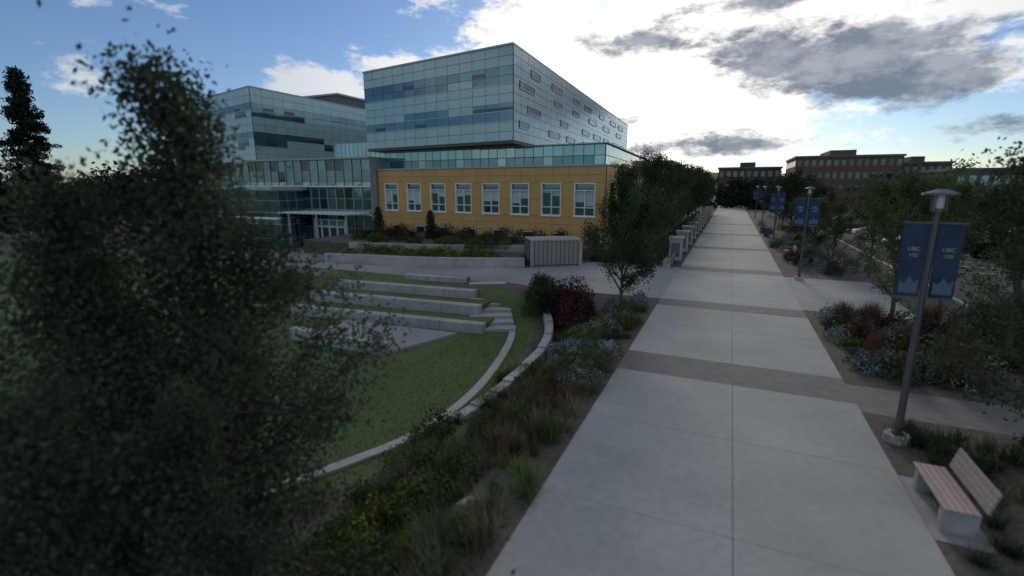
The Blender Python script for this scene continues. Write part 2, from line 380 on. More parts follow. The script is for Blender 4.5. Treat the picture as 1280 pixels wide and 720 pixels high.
def terr(nm,a,b,ztop,back,base):
    d=Vector((b[0]-a[0],b[1]-a[1])).normalized()
    mb=MB(); L_=(Vector(b)-Vector(a)).length; k=5
    for i in range(k):
        q0=Vector(a)+d*L_*i/k; q1=Vector(a)+d*(L_*(i+1)/k-.012)
        mb.lbox(tuple(q0),tuple(q1),-.5,0,base,ztop,CONC2)
    mb.obj(nm+'_wall',amp,bevel=.025)
    mb=MB(); mb.lbox(a,b,-back,-.503,base,ztop-.07,LAWN); mb.obj(nm+'_grass',amp)
terr('lower',(-20.9,17.8),(-9.9,18.8),-.75,1.55,-1.6)
terr('middle',(-21.2,19.5),(-10.9,20.35),-.34,1.6,-1.6)
terr('upper',(-21.0,21.2),(-12.0,21.9),.02,1.7,-1.6)
terr('top',(-17.5,23.3),(-13.6,23.6),.28,.9,-1.6)
mb=MB()
s0=Vector((-9.6,19.3)); s1=Vector((-12.6,24.6)); d=(s1-s0).normalized(); nr=Vector((d.y,-d.x)); n=9
for i in range(n):
    a=s0+d*(s1-s0).length*i/n
    z=-1.2+(1.2)*(i+1)/n
    P2=[a-nr*1.05,a+nr*1.05,a+d*((s1-s0).length/n-.003)+nr*1.05,a+d*((s1-s0).length/n-.003)-nr*1.05]
    mb.prism([tuple(q) for q in P2],-1.6,z,CONC2)
mb.obj('stairs',amp,bevel=.015)
# retaining walls beyond plaza
mb=MB(); strip(mb,smooth_pts([(-27,26.6),(-24.5,26.9),(-18.5,28.0),(-12.6,30.3)],5),.4,-.3,.62,CONC2); mb.obj('planter_wall',bevel=.02)
mb=MB(); strip(mb,smooth_pts([(-28,30.2),(-22,31.4),(-14,33.9)],5),.35,-.3,1.0,CONC2); mb.obj('planter_wall',bevel=.02)
mb=MB(); mb.box(-40,-29,27.9,28.3,-1.6,-.7,CONC2); mb.obj('low_wall',bevel=.02)
mb=MB(); mb.box(-48,-28,29,40.4,-1.6,-1.46,PLAZA); mb.obj('entrance_pavement')
mb=MB()
mb.prism([(-26.8,26.9),(-24.5,27.1),(-18.5,28.2),(-12.8,30.4),(-14,33.8),(-22,31.2),(-27.8,30.1)],-.3,.5,SOIL)
mb.prism([(-27.8,30.4),(-22,31.6),(-14,34.1),(-8,35.5),(-8.5,39.6),(-34,41.8),(-34,31)],-.3,.85,SOIL); mb.obj('planter_soil')
ue=empty('utility_enclosure')
mb=MB(); p0=(-12.3,30.6); p1=(-9.2,32.6)
mb.lbox(p0,p1,-2.2,-.05,-.1,1.7,DGREY); mb.obj('inner',ue)
mb=MB()
L_=(Vector(p1)-Vector(p0)).length; d=(Vector(p1)-Vector(p0)).normalized()
for i in range(12):
    q=Vector(p0)+d*L_*i/12; q1=q+d*(L_/12-.04); mb.lbox(tuple(q),tuple(q1),-.04,.02,.1,1.75,SLATS[i%3])
mb.lbox(p0,p1,-2.25,.06,1.76,1.86,CONC2)
for q in(0,1):
    pp=Vector(p0)+d*(L_-.2)*q; mb.lbox(tuple(pp),tuple(pp+d*.2),.021,.08,-.1,1.755,CONC2)
mb.obj('slatted_screen',ue,bevel=.01)

# ---------------------------------------------------------------- building
B=empty('university_building')
def cells(mb,p0,p1,zs,cols,fn,gap=.035,off=.03,jit=.0):
    p0=Vector(p0);p1=Vector(p1);d=(p1-p0); L_=d.length; d/=L_; n=Vector((d.y,-d.x))
    xs=cols if hasattr(cols,'__len__') else [i/cols for i in range(cols+1)]
    for r in range(len(zs)-1):
        for c in range(len(xs)-1):
            m=fn(r,c)
            if m is None: continue
            a=p0+d*(L_*xs[c]+gap/2); b=p0+d*(L_*xs[c+1]-gap/2); z0=zs[r]+gap/2; z1=zs[r+1]-gap/2
            o=[off+random.uniform(-jit,jit) for _ in range(4)]
            q=[a+n*o[0],b+n*o[1],b+n*o[2],a+n*o[3]]
            mb.poly([(q[0].x,q[0].y,z0),(q[1].x,q[1].y,z0),(q[2].x,q[2].y,z1),(q[3].x,q[3].y,z1)],m)
def frame(mb,p0,p1,u0,u1,z0,z1,t,o0,o1,m):
    p0=Vector(p0);p1=Vector(p1);d=(p1-p0).normalized()
    A=lambda u:tuple(p0+d*u)
    mb.lbox(A(u0),A(u1),o0,o1,z1-t,z1,m); mb.lbox(A(u0),A(u1),o0,o1,z0,z0+t,m)
    mb.lbox(A(u0),A(u0+t),o0,o1,z0+t+.001,z1-t-.001,m); mb.lbox(A(u1-t),A(u1),o0,o1,z0+t+.001,z1-t-.001,m)
def tower(nm,foot,z0,z1,seed,front_edges,):
    r=random.Random(seed)
    mb=MB(); mb.prism(foot,z0,z1,BACK); mb.prism([(x*1.0,y) for x,y in foot],z0-.25,z0-.002,SOFF); mb.obj(nm+'_core',B)
    mb=MB()
    cx=sum(p[0] for p in foot)/4; cy=sum(p[1] for p in foot)/4
    mb.prism([(cx+(x-cx)*1.004,cy+(y-cy)*1.004) for x,y in foot],z1+.001,z1+.16,MULL); mb.obj(nm+'_coping',B)
    H=z1-z0
    fr=[0,.10,.21,.32,.41,.51,.61,.70,.80,.90,1.0]
    zs=[z0+H*f for f in fr]
    for (a,b,kind,nc) in front_edges:
        pat={(rr,c):0 for rr in range(10) for c in range(nc)}
        dd=(Vector(b)-Vector(a)).normalized(); L_=(Vector(b)-Vector(a)).length; cw=L_/nc
        if kind=='front':
            for (lo,hi) in ((2,3),(6,7)):
                for c in range(nc): pat[(hi,c)]=1
                c=r.choice([0,1])
                while c<nc:
                    run=r.choice([2,3,4]); kind2=r.choice([0,1,1])
                    for k in range(c,min(nc,c+run)): pat[(lo,k)]=1 if kind2 else 0
                    if r.random()<.35:
                        for k in range(c,min(nc,c+run)): pat[(hi,k)]=0 if kind2 else 1
                    c+=run
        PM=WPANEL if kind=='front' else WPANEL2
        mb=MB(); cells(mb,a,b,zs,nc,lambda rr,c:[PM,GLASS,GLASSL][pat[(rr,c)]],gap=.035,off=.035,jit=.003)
        if kind=='front':
            for rr in(2,3,6,7):
                c=0
                while c<nc:
                    if pat[(rr,c)]:
                        e=c
                        while e<nc and pat[(rr,e)]: e+=1
                        A=tuple(Vector(a)+dd*cw*c); Bq=tuple(Vector(a)+dd*cw*e)
                        if not pat.get((rr+1,c),0) or rr in(3,7): mb.lbox(A,Bq,.04,.09,zs[rr+1]-.03,zs[rr+1]+.03,WPANEL)
                        if not pat.get((rr-1,c),0): mb.lbox(A,Bq,.04,.09,zs[rr]-.03,zs[rr]+.03,WPANEL)
                        for k in range(c,e):
                            if r.random()<.3:
                                A2=tuple(Vector(a)+dd*(cw*k+.06)); B2=tuple(Vector(a)+dd*(cw*(k+1)-.06)); zm=(zs[rr]+zs[rr+1])/2
                                mb.lbox(A2,B2,.042,.06,zs[rr]+.08,zm,GLASSD)
                        c=e
                    else: c+=1
        else:
            for lv,(f0,f1) in enumerate(((.15,.24),(.35,.44),(.58,.67),(.77,.86))):
                u=r.uniform(.8,3)+lv%2*2
                while u<L_-5:
                    w=r.uniform(3,5.5)*(.7 if u<20 else 1); zz0=z0+H*f0; zz1=z0+H*f1
                    mb.lbox(tuple(Vector(a)+dd*u),tuple(Vector(a)+dd*(u+w)),.04,.075,zz0,zz1,GLASSD)
                    frame(mb,a,b,u,u+w,zz0,zz1,.06,.076,.13,FRAMEW)
                    u+=w+r.uniform(2.5,7)
        mb.obj(nm+'_'+kind+'_panels',B)
T1=[(-36.3,42.9),(-17.6,39.6),(-19.7,100),(-38.0,102)]
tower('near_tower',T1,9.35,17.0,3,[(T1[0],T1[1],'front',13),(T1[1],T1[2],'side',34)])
T2=[(-80,49.5),(-54,43.2),(-53.4,75),(-79,80)]
tower('far_tower',T2,8.5,17.1,5,[(T2[0],T2[1],'front',18),(T2[1],T2[2],'front',20)])
mb=MB(); mb.box(-66,-56,60,70,17.26,19.0,DGREY); mb.box(-66.3,-55.7,59.7,70.3,19.001,19.25,ROOF); mb.obj('roof_plant_room',B,)
Y0=(-34.8,42.7); Y1=(-9.5,40.2); Y2=(-10.5,72)
mb=MB(); mb.prism([Y0,Y1,Y2,(-34.8,74)],-1.6,7.1,YELG); mb.obj('podium_core',B)
mb=MB()
d=(Vector(Y1)-Vector(Y0)); LF=d.length; d/=LF
WZ0,WZ1=2.9,5.75
wu=[1.85+3.12*i for i in range(8)]; WW=1.95
def solid(u0,u1,z0,z1):
    mb.lbox(tuple(Vector(Y0)+d*u0),tuple(Vector(Y0)+d*u1),.001,.22,z0,z1,YEL)
g=.02
edges=[0.0]
for u in wu: edges+=[u-WW/2+.0,u+WW/2]
edges.append(LF)
for i in range(0,len(edges)-1,2):
    u0,u1=edges[i],edges[i+1]
    if u1-u0<.05: continue
    for z0,z1 in((WZ0,4.3),(4.3,WZ1)): solid(u0+g/2,u1-g/2,z0+g/2,z1-g/2)
k=16
for i in range(k):
    u0=LF*i/k+g/2; u1=LF*(i+1)/k-g/2
    for z0,z1 in((-1.6,.35),(1.45,2.15),(2.15,WZ0),(WZ1,6.4),(6.4,7.08)): solid(u0,u1,z0+g/2,z1-g/2)
    if i%2==0: solid(u0,u1,.37,1.44)
mb.lbox(Y0,tuple(Vector(Y1)),-.3,.30,7.101,7.24,MULL)
cells(mb,Y1,Y2,[-1.6,.4,2.9,4.3,5.75,7.09],18,lambda r,c: (GLASSD if (r in(2,3) and c%3==1) else YEL),gap=.03,off=.05)
mb.obj('yellow_cladding',B)
mb=MB()
for j,u in enumerate(wu):
    a=u-WW/2; b=u+WW/2; A=lambda q:tuple(Vector(Y0)+d*q)
    frame(mb,Y0,Y1,a+.01,b-.01,WZ0+.01,WZ1-.01,.10,.03,.26,FRAMEW)
    mb.lbox(A(u-.035),A(u+.035),.03,.2,WZ0+.112,5.05,FRAMEW)
    mb.lbox(A(a+.112),A(b-.112),.03,.21,5.06,5.14,FRAMEW)
    mb.lbox(A(a+.112),A(b-.112),.03,.195,3.62,3.70,FRAMEW)
    mb.lbox(A(a+.1),A(b-.1),.005,.022,WZ0+.1,WZ1-.1,GLASS)
    hb=random.uniform(3.75,4.9)
    mb.lbox(A(a+.12),A(u-.04),.023,.028,hb,5.05,BLIND)
    hb=random.uniform(3.75,4.7) if j%3 else 4.6
    mb.lbox(A(u+.04),A(b-.12),.023,.028,hb,5.05,BLIND)
    mb.lbox(A(a-.05),A(b+.05),.262,.34,WZ0-.06,WZ0+.005,FRAMEW)
for i in range(1,16,2):
    u0=LF*i/k+.15; u1=LF*(i+1)/k-.15
    mb.lbox(tuple(Vector(Y0)+d*u0),tuple(Vector(Y0)+d*u1),.005,.05,.40,1.42,GLASSD); frame(mb,Y0,Y1,u0,u1,.38,1.43,.07,.051,.2,FRAMEW)
mb.obj('podium_windows',B)
C0=(-35.2,44.2); C1=(-10.0,41.8); C2=(-11.5,76)
mb=MB(); mb.prism([C0,C1,C2,(-35.2,78)],7.11,9.0,BACK); mb.prism([(-35.4,43.95),(-9.75,41.5),(-11.2,76.3),(-35.4,78.3)],9.001,9.098,MULL)
cells(mb,C0,C1,[7.25,8.05,8.97],26,lambda r,c:GLASSL if r==1 else (GLASS if (c*7)%5 else GLASSL),gap=.06,off=.05,jit=.006)
cells(mb,C1,C2,[7.25,8.05,8.97],30,lambda r,c:GLASS,gap=.06,off=.05,jit=.006)
mb.obj('clerestory',B)
mb=MB(); mb.box(-56,-34.95,41.6,75,-1.6,8.3,MULL)
mb.prism([(-53.9,41.2),(-34.95,41.2),(-34.95,75),(-53.9,75)],8.301,8.49,ROOF)
mb.prism([(-48,50),(-38.4,50),(-38.4,75),(-48,75)],8.56,10.9,ROOF)
cells(mb,(-56,41.6),(-35,41.6),[-1.5,.9,2.3,2.9,4.1,5.3,5.9,7.1,8.25],17,lambda r,c:(GLASSL if r in(2,5) else (GLASS if random.random()<.75 else GLASSD)),gap=.07,off=.05,jit=.008)
cells(mb,(-48,50),(-38.4,50),[8.6,10.8],14,lambda r,c:GLASSL,gap=.08,off=.03,jit=.006)
mb.obj('atrium_curtain_wall',B)
mb=MB()
for z in(2.35,5.35): mb.lbox((-56,41.6),(-35,41.6),.06,.35,z,z+.14,FRAMEW)
for i in range(18):
    x=-56+21*i/17; mb.lbox((x-.03,41.6),(x+.03,41.6),.06,.15,-1.5,8.25,MULL)
mb.obj('atrium_mullions',B)
mb=MB()
mb.box(-44.5,-35.2,38.2,41.2,2.55,2.72,FRAMEW)
for i in range(16): mb.box(-44.3+i*.6,-44.2+i*.6,37.3,38.19,2.58,2.7,FRAMEW)
for x in(-44,-40,-35.9): mb.box(x-.1,x+.1,38.4,38.6,-1.5,2.549,MULL)
for i in range(4):
    x=-43.2+i*1.15
    frame(mb,(x,41.25),(x+1.1,41.25),0,1.1,-1.46,1.0,.1,0,.1,FRAMEW); mb.lbox((x+.1,41.25),(x+1.0,41.25),.02,.05,-1.35,.9,GLASS)
    frame(mb,(x,41.25),(x+1.1,41.25),0,1.1,1.01,1.8,.08,0,.1,FRAMEW); mb.lbox((x+.08,41.25),(x+1.02,41.25),.02,.05,1.1,1.72,GLASSL)
mb.obj('entrance_doors',B)
mb=MB(); mb.box(-60,-44.8,38.0,41.5,-1.6,5.0,MULL)
cells(mb,(-60,38.0),(-44.8,38.0),[-1.5,-.3,1.3,2.0,2.6,3.9,4.9],14,lambda r,c:(GLASSL if r==2 else (GLASSD if (r in(1,3) and random.random()<.4) else GLASS)),gap=.09,off=.05,jit=.008)
mb.box(-60.6,-44.2,36.8,41.55,5.001,5.4,MULL); mb.box(-60.3,-44.5,37.4,37.9,1.9,2.1,FRAMEW)
cells(mb,(-60.5,36.8),(-44.3,36.8),[5.02,5.38],10,lambda r,c:WPANEL,gap=.03,off=.02)
cells(mb,(-44.8,38.0),(-44.8,41.5),[-1.5,-.3,1.3,2.0,2.6,3.9,4.9],3,lambda r,c:GLASS,gap=.09,off=.05)
mb.box(-78,-57,50.5,70,-1.6,8.2,DGREY); cells(mb,(-78,50.4),(-57,50.4),[-1.5,1,2.5,4,5.5,7,8.1],16,lambda r,c:GLASSD if r%2 else GLASS,gap=.1,off=.02)
mb.obj('west_wing',B)
mb=MB(); mb.box(-14,-8.6,79,100,-.5,9.3,YELG)
cells(mb,(-14,79),(-8.6,79),[-.4,2.2,3.2,5.4,6.6,8.4,9.28],4,lambda r,c:(GLASSD if r in(2,4) and c in(1,2) else YEL),gap=.03,off=.04)
cells(mb,(-8.6,79),(-8.6,100),[-.4,2.2,3.2,5.4,6.6,8.4,9.28],14,lambda r,c:(GLASSD if r in(2,4) and c%3 else YEL),gap=.03,off=.04)
mb.obj('yellow_end_block',B)

# ---------------------------------------------------------------- distant buildings
def block(nm,x0,x1,y0,y1,h,wm,floors,cols,wincol=GLASSD,roofbits=True):
    E=empty(nm); mb=MB(); mb.box(x0,x1,y0,y1,-.5,h,wm); mb.box(x0-.3,x1+.3,y0-.3,y1+.3,h+.001,h+.5,DGREY)
    if roofbits: mb.box(x0+(x1-x0)*.35,x0+(x1-x0)*.6,y0+4,y1-4,h+.51,h+2.0,wm)
    mb.obj('walls',E)
    mb=MB(); fh=h/floors
    for f in range(floors):
        for (a,b,nc) in (((x0,y0),(x1,y0),cols),((x0,y1),(x0,y0),max(3,int(cols*(y1-y0)/(x1-x0)))),((x1,y0),(x1,y1),max(3,int(cols*(y1-y0)/(x1-x0))))):
            L_=(Vector(b)-Vector(a)).length; dd=(Vector(b)-Vector(a)).normalized(); w=L_/nc
            for c in range(nc):
                q0=Vector(a)+dd*(c*w+w*.22); q1=Vector(a)+dd*(c*w+w*.78)
                mb.lbox(tuple(q0),tuple(q1),.01,.06,f*fh+fh*.32,f*fh+fh*.78,wincol)
    mb.obj('windows',E)
block('brick_building',15,38,150,175,12.6,BRICK,4,14)
block('brick_building',-4,13,165,185,10.5,BRICK2,3,9)
block('brick_building',38.5,50,158,180,11,BRICK2,3,7)
block('grey_building',38,66,118,140,8.2,DGREY,2,16,GLASS,False)
block('grey_building',68,110,150,175,10.2,BRICK2,3,20,GLASSD)

# ---------------------------------------------------------------- parking/road on right
mb=MB(); mb.box(10.5,60,-30,140,-.12,-.004,ASPH); mb.obj('parking_asphalt')
mb=MB(); mb.box(10.3,10.499,-30,140,-.12,.12,CONC2); mb.obj('kerb')
mb=MB()
for i in range(22): mb.box(12,17,40+i*2.8,40.1+i*2.8,-.05,.0,LINE)
for i in range(22): mb.box(25,30,40+i*2.8,40.1+i*2.8,-.05,.0,LINE)
mb.obj('parking_lines')
def car_mesh(col):
    m=mat('car_paint',col,.25,metal=.3,coat=.6)
    mb=MB(); prof=[(-2.2,.35),(-2.25,.75),(-2.1,.98),(-1.45,1.02),(-.75,1.45),(.75,1.47),(1.5,1.05),(2.2,.92),(2.28,.6),(2.2,.32)]
    def yw(z): return .88 if z<1.03 else .88-(z-1.03)*.55
    k=len(mb.v); n=len(prof)
    for s in(-1,1):
        for x,z in prof: mb.v.append((x,s*yw(z),z))
    mi=mb.mi(m); gi=mb.mi(GLASSD)
    mb.f.append(tuple(k+i for i in range(n))); mb.m.append(mi); mb.f.append(tuple(k+n+i for i in range(n-1,-1,-1))); mb.m.append(mi)
    for i in range(n):
        j=(i+1)%n; mb.f.append((k+j,k+i,k+n+i,k+n+j)); mb.m.append(gi if i in(3,5) else mi)
    for s in(-1,1):
        def P(x,z): return (x,s*(yw(z)+.012),z)
        for q in ([(-1.2,1.06),(-.68,1.39),(-.05,1.40),(-.05,1.06)],[(.05,1.06),(.05,1.40),(.68,1.40),(1.25,1.06)]):
            q=q if s<0 else q[::-1]; mb.poly([P(*t) for t in q],GLASSD)
        for x in(-1.4,1.4):
            kk=len(mb.v); nn=16
            for y in(s*.92,s*.68):
                for a in range(nn): mb.v.append((x+.33*math.cos(a*2*math.pi/nn),y,.33+.33*math.sin(a*2*math.pi/nn)))
            wi=mb.mi(BLACK)
            for a in range(nn):
                b=(a+1)%nn; mb.f.append((kk+a,kk+b,kk+nn+b,kk+nn+a)); mb.m.append(wi)
            mb.f.append(tuple(kk+a for a in range(nn))); mb.m.append(wi)
            hub=[(x+.19*math.cos(a*2*math.pi/10),s*.925,.33+.19*math.sin(a*2*math.pi/10)) for a in range(10)]; mb.poly(hub,MULL)
    mb.poly([(2.27,-.8,.62),(2.27,-.5,.62),(2.25,-.5,.78),(2.25,-.8,.78)],LAMPG); mb.poly([(2.27,.5,.62),(2.27,.8,.62),(2.25,.8,.78),(2.25,.5,.78)],LAMPG)
    return mb
cc=[(.35,.35,.35),(.05,.05,.06),(.2,.03,.03),(.4,.4,.39),(.06,.09,.16)]
for i,(x,y) in enumerate([(14.6,62),(14.6,70.4),(14.6,78.8),(27.4,58),(27.4,75),(14.6,95),(27.4,90),(14.6,50.8),(27.4,47.5),(27.4,64.5)]):
    o=car_mesh(cc[i%5]).obj('parked_car',bevel=.03); o.location=(x,y,0); o.rotation_euler=(0,0,0 if i%2 else math.pi)

# ---------------------------------------------------------------- street furniture
def text(s,size,loc,parent,m):
    c=bpy.data.curves.new('txt','FONT'); c.body=s; c.size=size; c.align_x='CENTER'; c.extrude=.003; c.materials.append(m)
    o=bpy.data.objects.new('lettering',c); COL.objects.link(o); o.parent=parent; o.location=loc; o.rotation_euler=(math.pi/2,0,0); return o
def lamp(x,y,small=False,bw=.5):
    E=empty('street_lamp',(x,y,0))
    mb=MB(); mb.cyl((0,0),.26,.24,-.2,.16,CONC2,16); mb.obj('footing',E,bevel=.02)
    mb=MB(); mb.cyl((0,0),.075,.05,.16,5.0,STEEL,14); mb.cyl((0,0),.12,.12,.161,.22,STEEL,14); mb.obj('pole',E,smooth=False)
    mb=MB(); mb.cyl((0,0),.10,.10,4.98,5.06,STEEL,16); mb.cyl((0,0),.08,.09,5.061,5.32,LAMPG,16)
    for a in range(4):
        mb.box(.13*math.cos(a*1.571+.78)-.012,.13*math.cos(a*1.571+.78)+.012,.13*math.sin(a*1.571+.78)-.012,.13*math.sin(a*1.571+.78)+.012,5.0,5.33,STEEL)
    mb.cyl((0,0),.30,.29,5.321,5.36,STEEL,24); mb.cyl((0,0),.26,.06,5.361,5.43,STEEL,24); mb.obj('lantern',E)
    mb=MB()
    for s in(-1,1):
        for z in(3.2,4.75): mb.box(min(s*.05,s*(bw+.12)),max(s*.05,s*(bw+.12)),-.015,.015,z,z+.03,STEEL)
    mb.obj('banner_arms',E)
    for s in(-1,1):
        c0=s*(.08+bw/2)
        mb=MB(); k=8
        xs=[s*(.08+bw*i/k) for i in range(k+1)]
        if s<0: xs=xs[::-1]
        for i in range(k):
            f=lambda x:.02*math.sin(x*9)
            mb.poly([(xs[i],f(xs[i]),3.235),(xs[i+1],f(xs[i+1]),3.235),(xs[i+1],f(xs[i+1]),4.745),(xs[i],f(xs[i]),4.745)],BLUE)
        mb.obj('banner',E)
        ts=.11 if small else .17
        text('UBC',ts,(c0,-.03,4.20),E,BANW); text('100',ts,(c0,-.03,4.20-ts*1.15),E,BANY if small else BANW)
        mb=MB(); q=bw*.4
        mb.poly([(c0-q,-.031,3.32),(c0+q,-.031,3.32),(c0+q,-.031,3.62),(c0+q*.5,-.031,3.55),(c0,-.031,3.68),(c0-q*.5,-.031,3.52),(c0-q,-.031,3.58)],BMNT); mb.obj('banner_print',E)
for i,y in enumerate((12.3,32.8,53,73,93)): lamp(3.80 if i==0 else 4.15,y,i==0,.40 if i==0 else .55)
def bench(x,y,hl=1.0):
    E=empty('park_bench',(x,y,0))
    mb=MB()
    for yy in(-hl*.78,hl*.78):
        mb.box(-.24,.24,yy-.08,yy+.08,-.1,.38,CONC2)
        mb.box(.18,.24,yy-.04,yy+.04,.381,.46,STEEL)
    mb.obj('legs',E,bevel=.015)
    mb=MB()
    for i in range(5): mb.box(-.26+i*.096,-.26+i*.096+.084,-hl,hl,.42,.46,WOOD)
    for yy in(-hl*.78,hl*.78): mb.box(-.25,.17,yy-.03,yy+.03,.381,.419,STEEL)
    mb.obj('seat',E,bevel=.006)
    mb=MB()
    for i in range(4): mb.box(-.0,.035,-hl,hl,.06+i*.1,.06+i*.1+.088,WOOD)
    for yy in(-hl*.78,hl*.78): mb.box(.036,.07,yy-.03,yy+.03,-.04,.46,STEEL)
    o=mb.obj('backrest',E,bevel=.006); o.location=(.24,0,.45); o.rotation_euler=(0,math.radians(14),0)
bench(3.80,9.72,.74)
mb=MB(); mb.box(3.43,4.2,8.8,10.7,-.12,-.002,PLAZA); mb.obj('bench_pad')
bench(4.6,43); bench(-3.6,34.8)
mb=MB(); mb.cyl((0,0),.28,.30,0,.9,mat('bin_blue',(.03,.07,.18),.5),16); mb.cyl((0,0),.32,.30,.901,1.0,DGREY,16); mb.cyl((0,0),.2,.1,1.001,1.08,DGREY,16); mb.obj('litter_bin',loc=(4.0,60,0))
for i in range(12):
    y=36.5+i*5.2
    mb=MB(); mb.box(-.42,.42,-.42,.42,.252,1.75,CONC2); mb.box(-.52,.52,-.52,.52,1.752,1.9,CONC2); mb.box(-.46,.46,-.46,.46,-.1,.25,DGREY)
    mb.box(-.3,.3,-.44,-.421,.5,1.5,DGREY)
    mb.obj('stone_pier',bevel=.02,loc=(-3.3,y,0))
for (x,y,s) in ((-3.95,6.7,.15),(-5.6,5.2,.2),(-4.6,11.2,.16),(-7.6,5.2,.15)):
    bm=bmesh.new(); bmesh.ops.create_icosphere(bm,subdivisions=3,radius=s)
    for v in bm.verts:
        k=1+.25*math.sin(v.co.x*17/s*.2+y)+.18*math.cos(v.co.y*23/s*.2+x); v.co*=k; v.co.z*=.6
    me=bpy.data.meshes.new('rock'); bm.to_mesh(me); bm.free(); me.materials.append(ROCK)
    for p in me.polygons: p.use_smooth=True
    place('landscape_rock',me,(x,y,HZ(x,y)+s*.3))

# ---------------------------------------------------------------- planting
def shrubs(name,items,lm,n_per,leaf,spiky=False):
    Vs=[];Ts=[]
    for (x,y,r,h) in items:
        z=HZ(x,y)-.02; n=int(n_per*(r*r+.15)); tone=rng.uniform(.7,1.3)
        if spiky:
            a=rng.uniform(0,6.283,n); lean=rng.uniform(0,1,n)**.7*r; hh=h*rng.uniform(.5,1.1,n)
            b=np.stack([x+rng.normal(size=n)*r*.22,y+rng.normal(size=n)*r*.22,np.full(n,z)],1)
            t=b+np.stack([np.cos(a)*lean,np.sin(a)*lean,hh],1); w=leaf; pr=np.stack([-np.sin(a)*w,np.cos(a)*w,np.zeros(n)],1)
            V=np.stack([b-pr,b+pr,t+pr*.2,t-pr*.2],1); Vs.append(V); Ts.append(tone*rng.uniform(.6,1.4,n))
        else:
            kc=12; cd=rng.normal(size=(kc,3)); cd[:,2]=abs(cd[:,2]); cd/=np.linalg.norm(cd,axis=1)[:,None]; ct=rng.uniform(.6,1.4,kc); cr=rng.uniform(.75,1.15,kc)
            dr=rng.normal(size=(n,3)); dr[:,2]=abs(dr[:,2]); dr/=np.linalg.norm(dr,axis=1)[:,None]
            k=(dr@cd.T).argmax(1); rad=cr[k]*rng.uniform(.45,1.05,n)**.6
            C=np.array([x,y,z])+dr*rad[:,None]*np.array([r,r,h])+rng.normal(size=(n,3))*.04
            Vs.append(leaves(C,leaf)); Ts.append(tone*ct[k]*rng.uniform(.75,1.25,n))
    V=np.concatenate(Vs); T=np.concatenate(Ts); me=quadmesh(name,V,T,np.zeros(len(V)),[lm]); place(name,me,(0,0,0))
U=random.uniform
def scat(n,x0,x1,y0,y1,r,h): return [(U(x0,x1),U(y0,y1),U(*r),U(*h)) for _ in range(n)]
shrubs('sage_shrubs',scat(38,-5.8,-3.1,15,23.2,(.35,.6),(.4,.7))+scat(10,-4.2,-3.2,12,16,(.3,.45),(.3,.5)),SAGE,1200,.045)
shrubs('green_shrubs',scat(24,-6.2,-3.4,10,20,(.35,.6),(.4,.8))+scat(48,-6.9,-4.3,2,11,(.4,.7),(.4,.9))+scat(10,-9.0,-7,21.8,23.6,(.5,.9),(.8,1.3)),LEAF,1000,.05)
shrubs('yellowgreen_shrubs',scat(8,-5.8,-4.0,4.6,7.4,(.3,.55),(.5,.9))+scat(8,-5.5,-3.6,17,22,(.4,.6),(.6,.9)),LEAFY,1000,.05)
shrubs('rust_grasses',scat(36,-4.9,-3.1,8,15,(.25,.45),(.3,.6)),RUST,550,.008,True)
shrubs('straw_grasses',scat(120,-6.4,-2.95,2.5,15,(.25,.5),(.25,.6)),STRAW,400,.008,True)
shrubs('green_grasses',scat(230,-6.8,-2.9,2.0,22,(.2,.5),(.15,.5)),BLADE,450,.009,True)
shrubs('red_shrub',[(-6.3,21.2,1.15,2.6),(-5.9,20.6,.9,2.0)],REDL,2600,.06)
shrubs('dark_shrub',[(-25,21.5,1.3,1.9),(-26.5,22.5,1.2,1.5),(-8.6,23,1.0,1.5),(-7.6,22.2,1.0,1.4)],LEAFD,2400,.06)
shrubs('sage_shrubs',scat(34,4.1,7.4,16.2,23.8,(.35,.6),(.4,.7))+scat(26,4.0,6.6,35.5,58,(.4,.7),(.5,.9)),SAGE,1100,.05)
shrubs('rust_grasses',scat(34,4.4,8.0,16.2,24,(.3,.5),(.5,1.0)),RUST,700,.009,True)
shrubs('red_shrub',scat(7,4.6,7.5,17,23,(.4,.6),(.6,1.0))+scat(9,4.4,6.6,36,60,(.4,.7),(.6,1.0)),REDL,1300,.055)
shrubs('green_shrubs',scat(34,4.2,10,16.2,24,(.35,.6),(.4,.9))+scat(30,4.2,9.5,35,75,(.5,.8),(.6,1.1)),LEAF,1000,.055)
shrubs('green_grasses',scat(170,3.8,9.5,3,13.3,(.2,.5),(.15,.45)),LEAFD,450,.009,True)
shrubs('dark_shrub',scat(20,4.7,9.5,4,13.2,(.3,.6),(.3,.7))+scat(16,8.6,10.2,12,24,(.5,.8),(.6,1.1)),LEAFD,1000,.05)
ZOFF=.45
shrubs('planter_shrubs',[(x,27.3+(x+26)*.17+U(.5,2.2),U(.5,.8),U(.5,.8)) for x in np.linspace(-26,-15,26)],LEAFY,700,.06)
ZOFF=.8
shrubs('planter_shrubs',scat(22,-33,-12,35,38,(.7,1.1),(.8,1.5)),LEAFD,700,.07)
shrubs('planter_red_shrubs',scat(8,-31,-22,34,37,(.7,1.1),(.9,1.4)),REDL,700,.07)
shrubs('planter_shrubs',scat(26,-30,-14,32,35,(.6,.9),(.5,.9)),LEAF,700,.06)
ZOFF=0
shrubs('path_hedge',[(-5.0,y,.8,U(.8,1.3)) for y in np.arange(35.5,95,1.5)]+scat(18,-8.5,-5,35,48,(.6,1),(.7,1.3)),LEAF,600,.08)
ZOFF=None

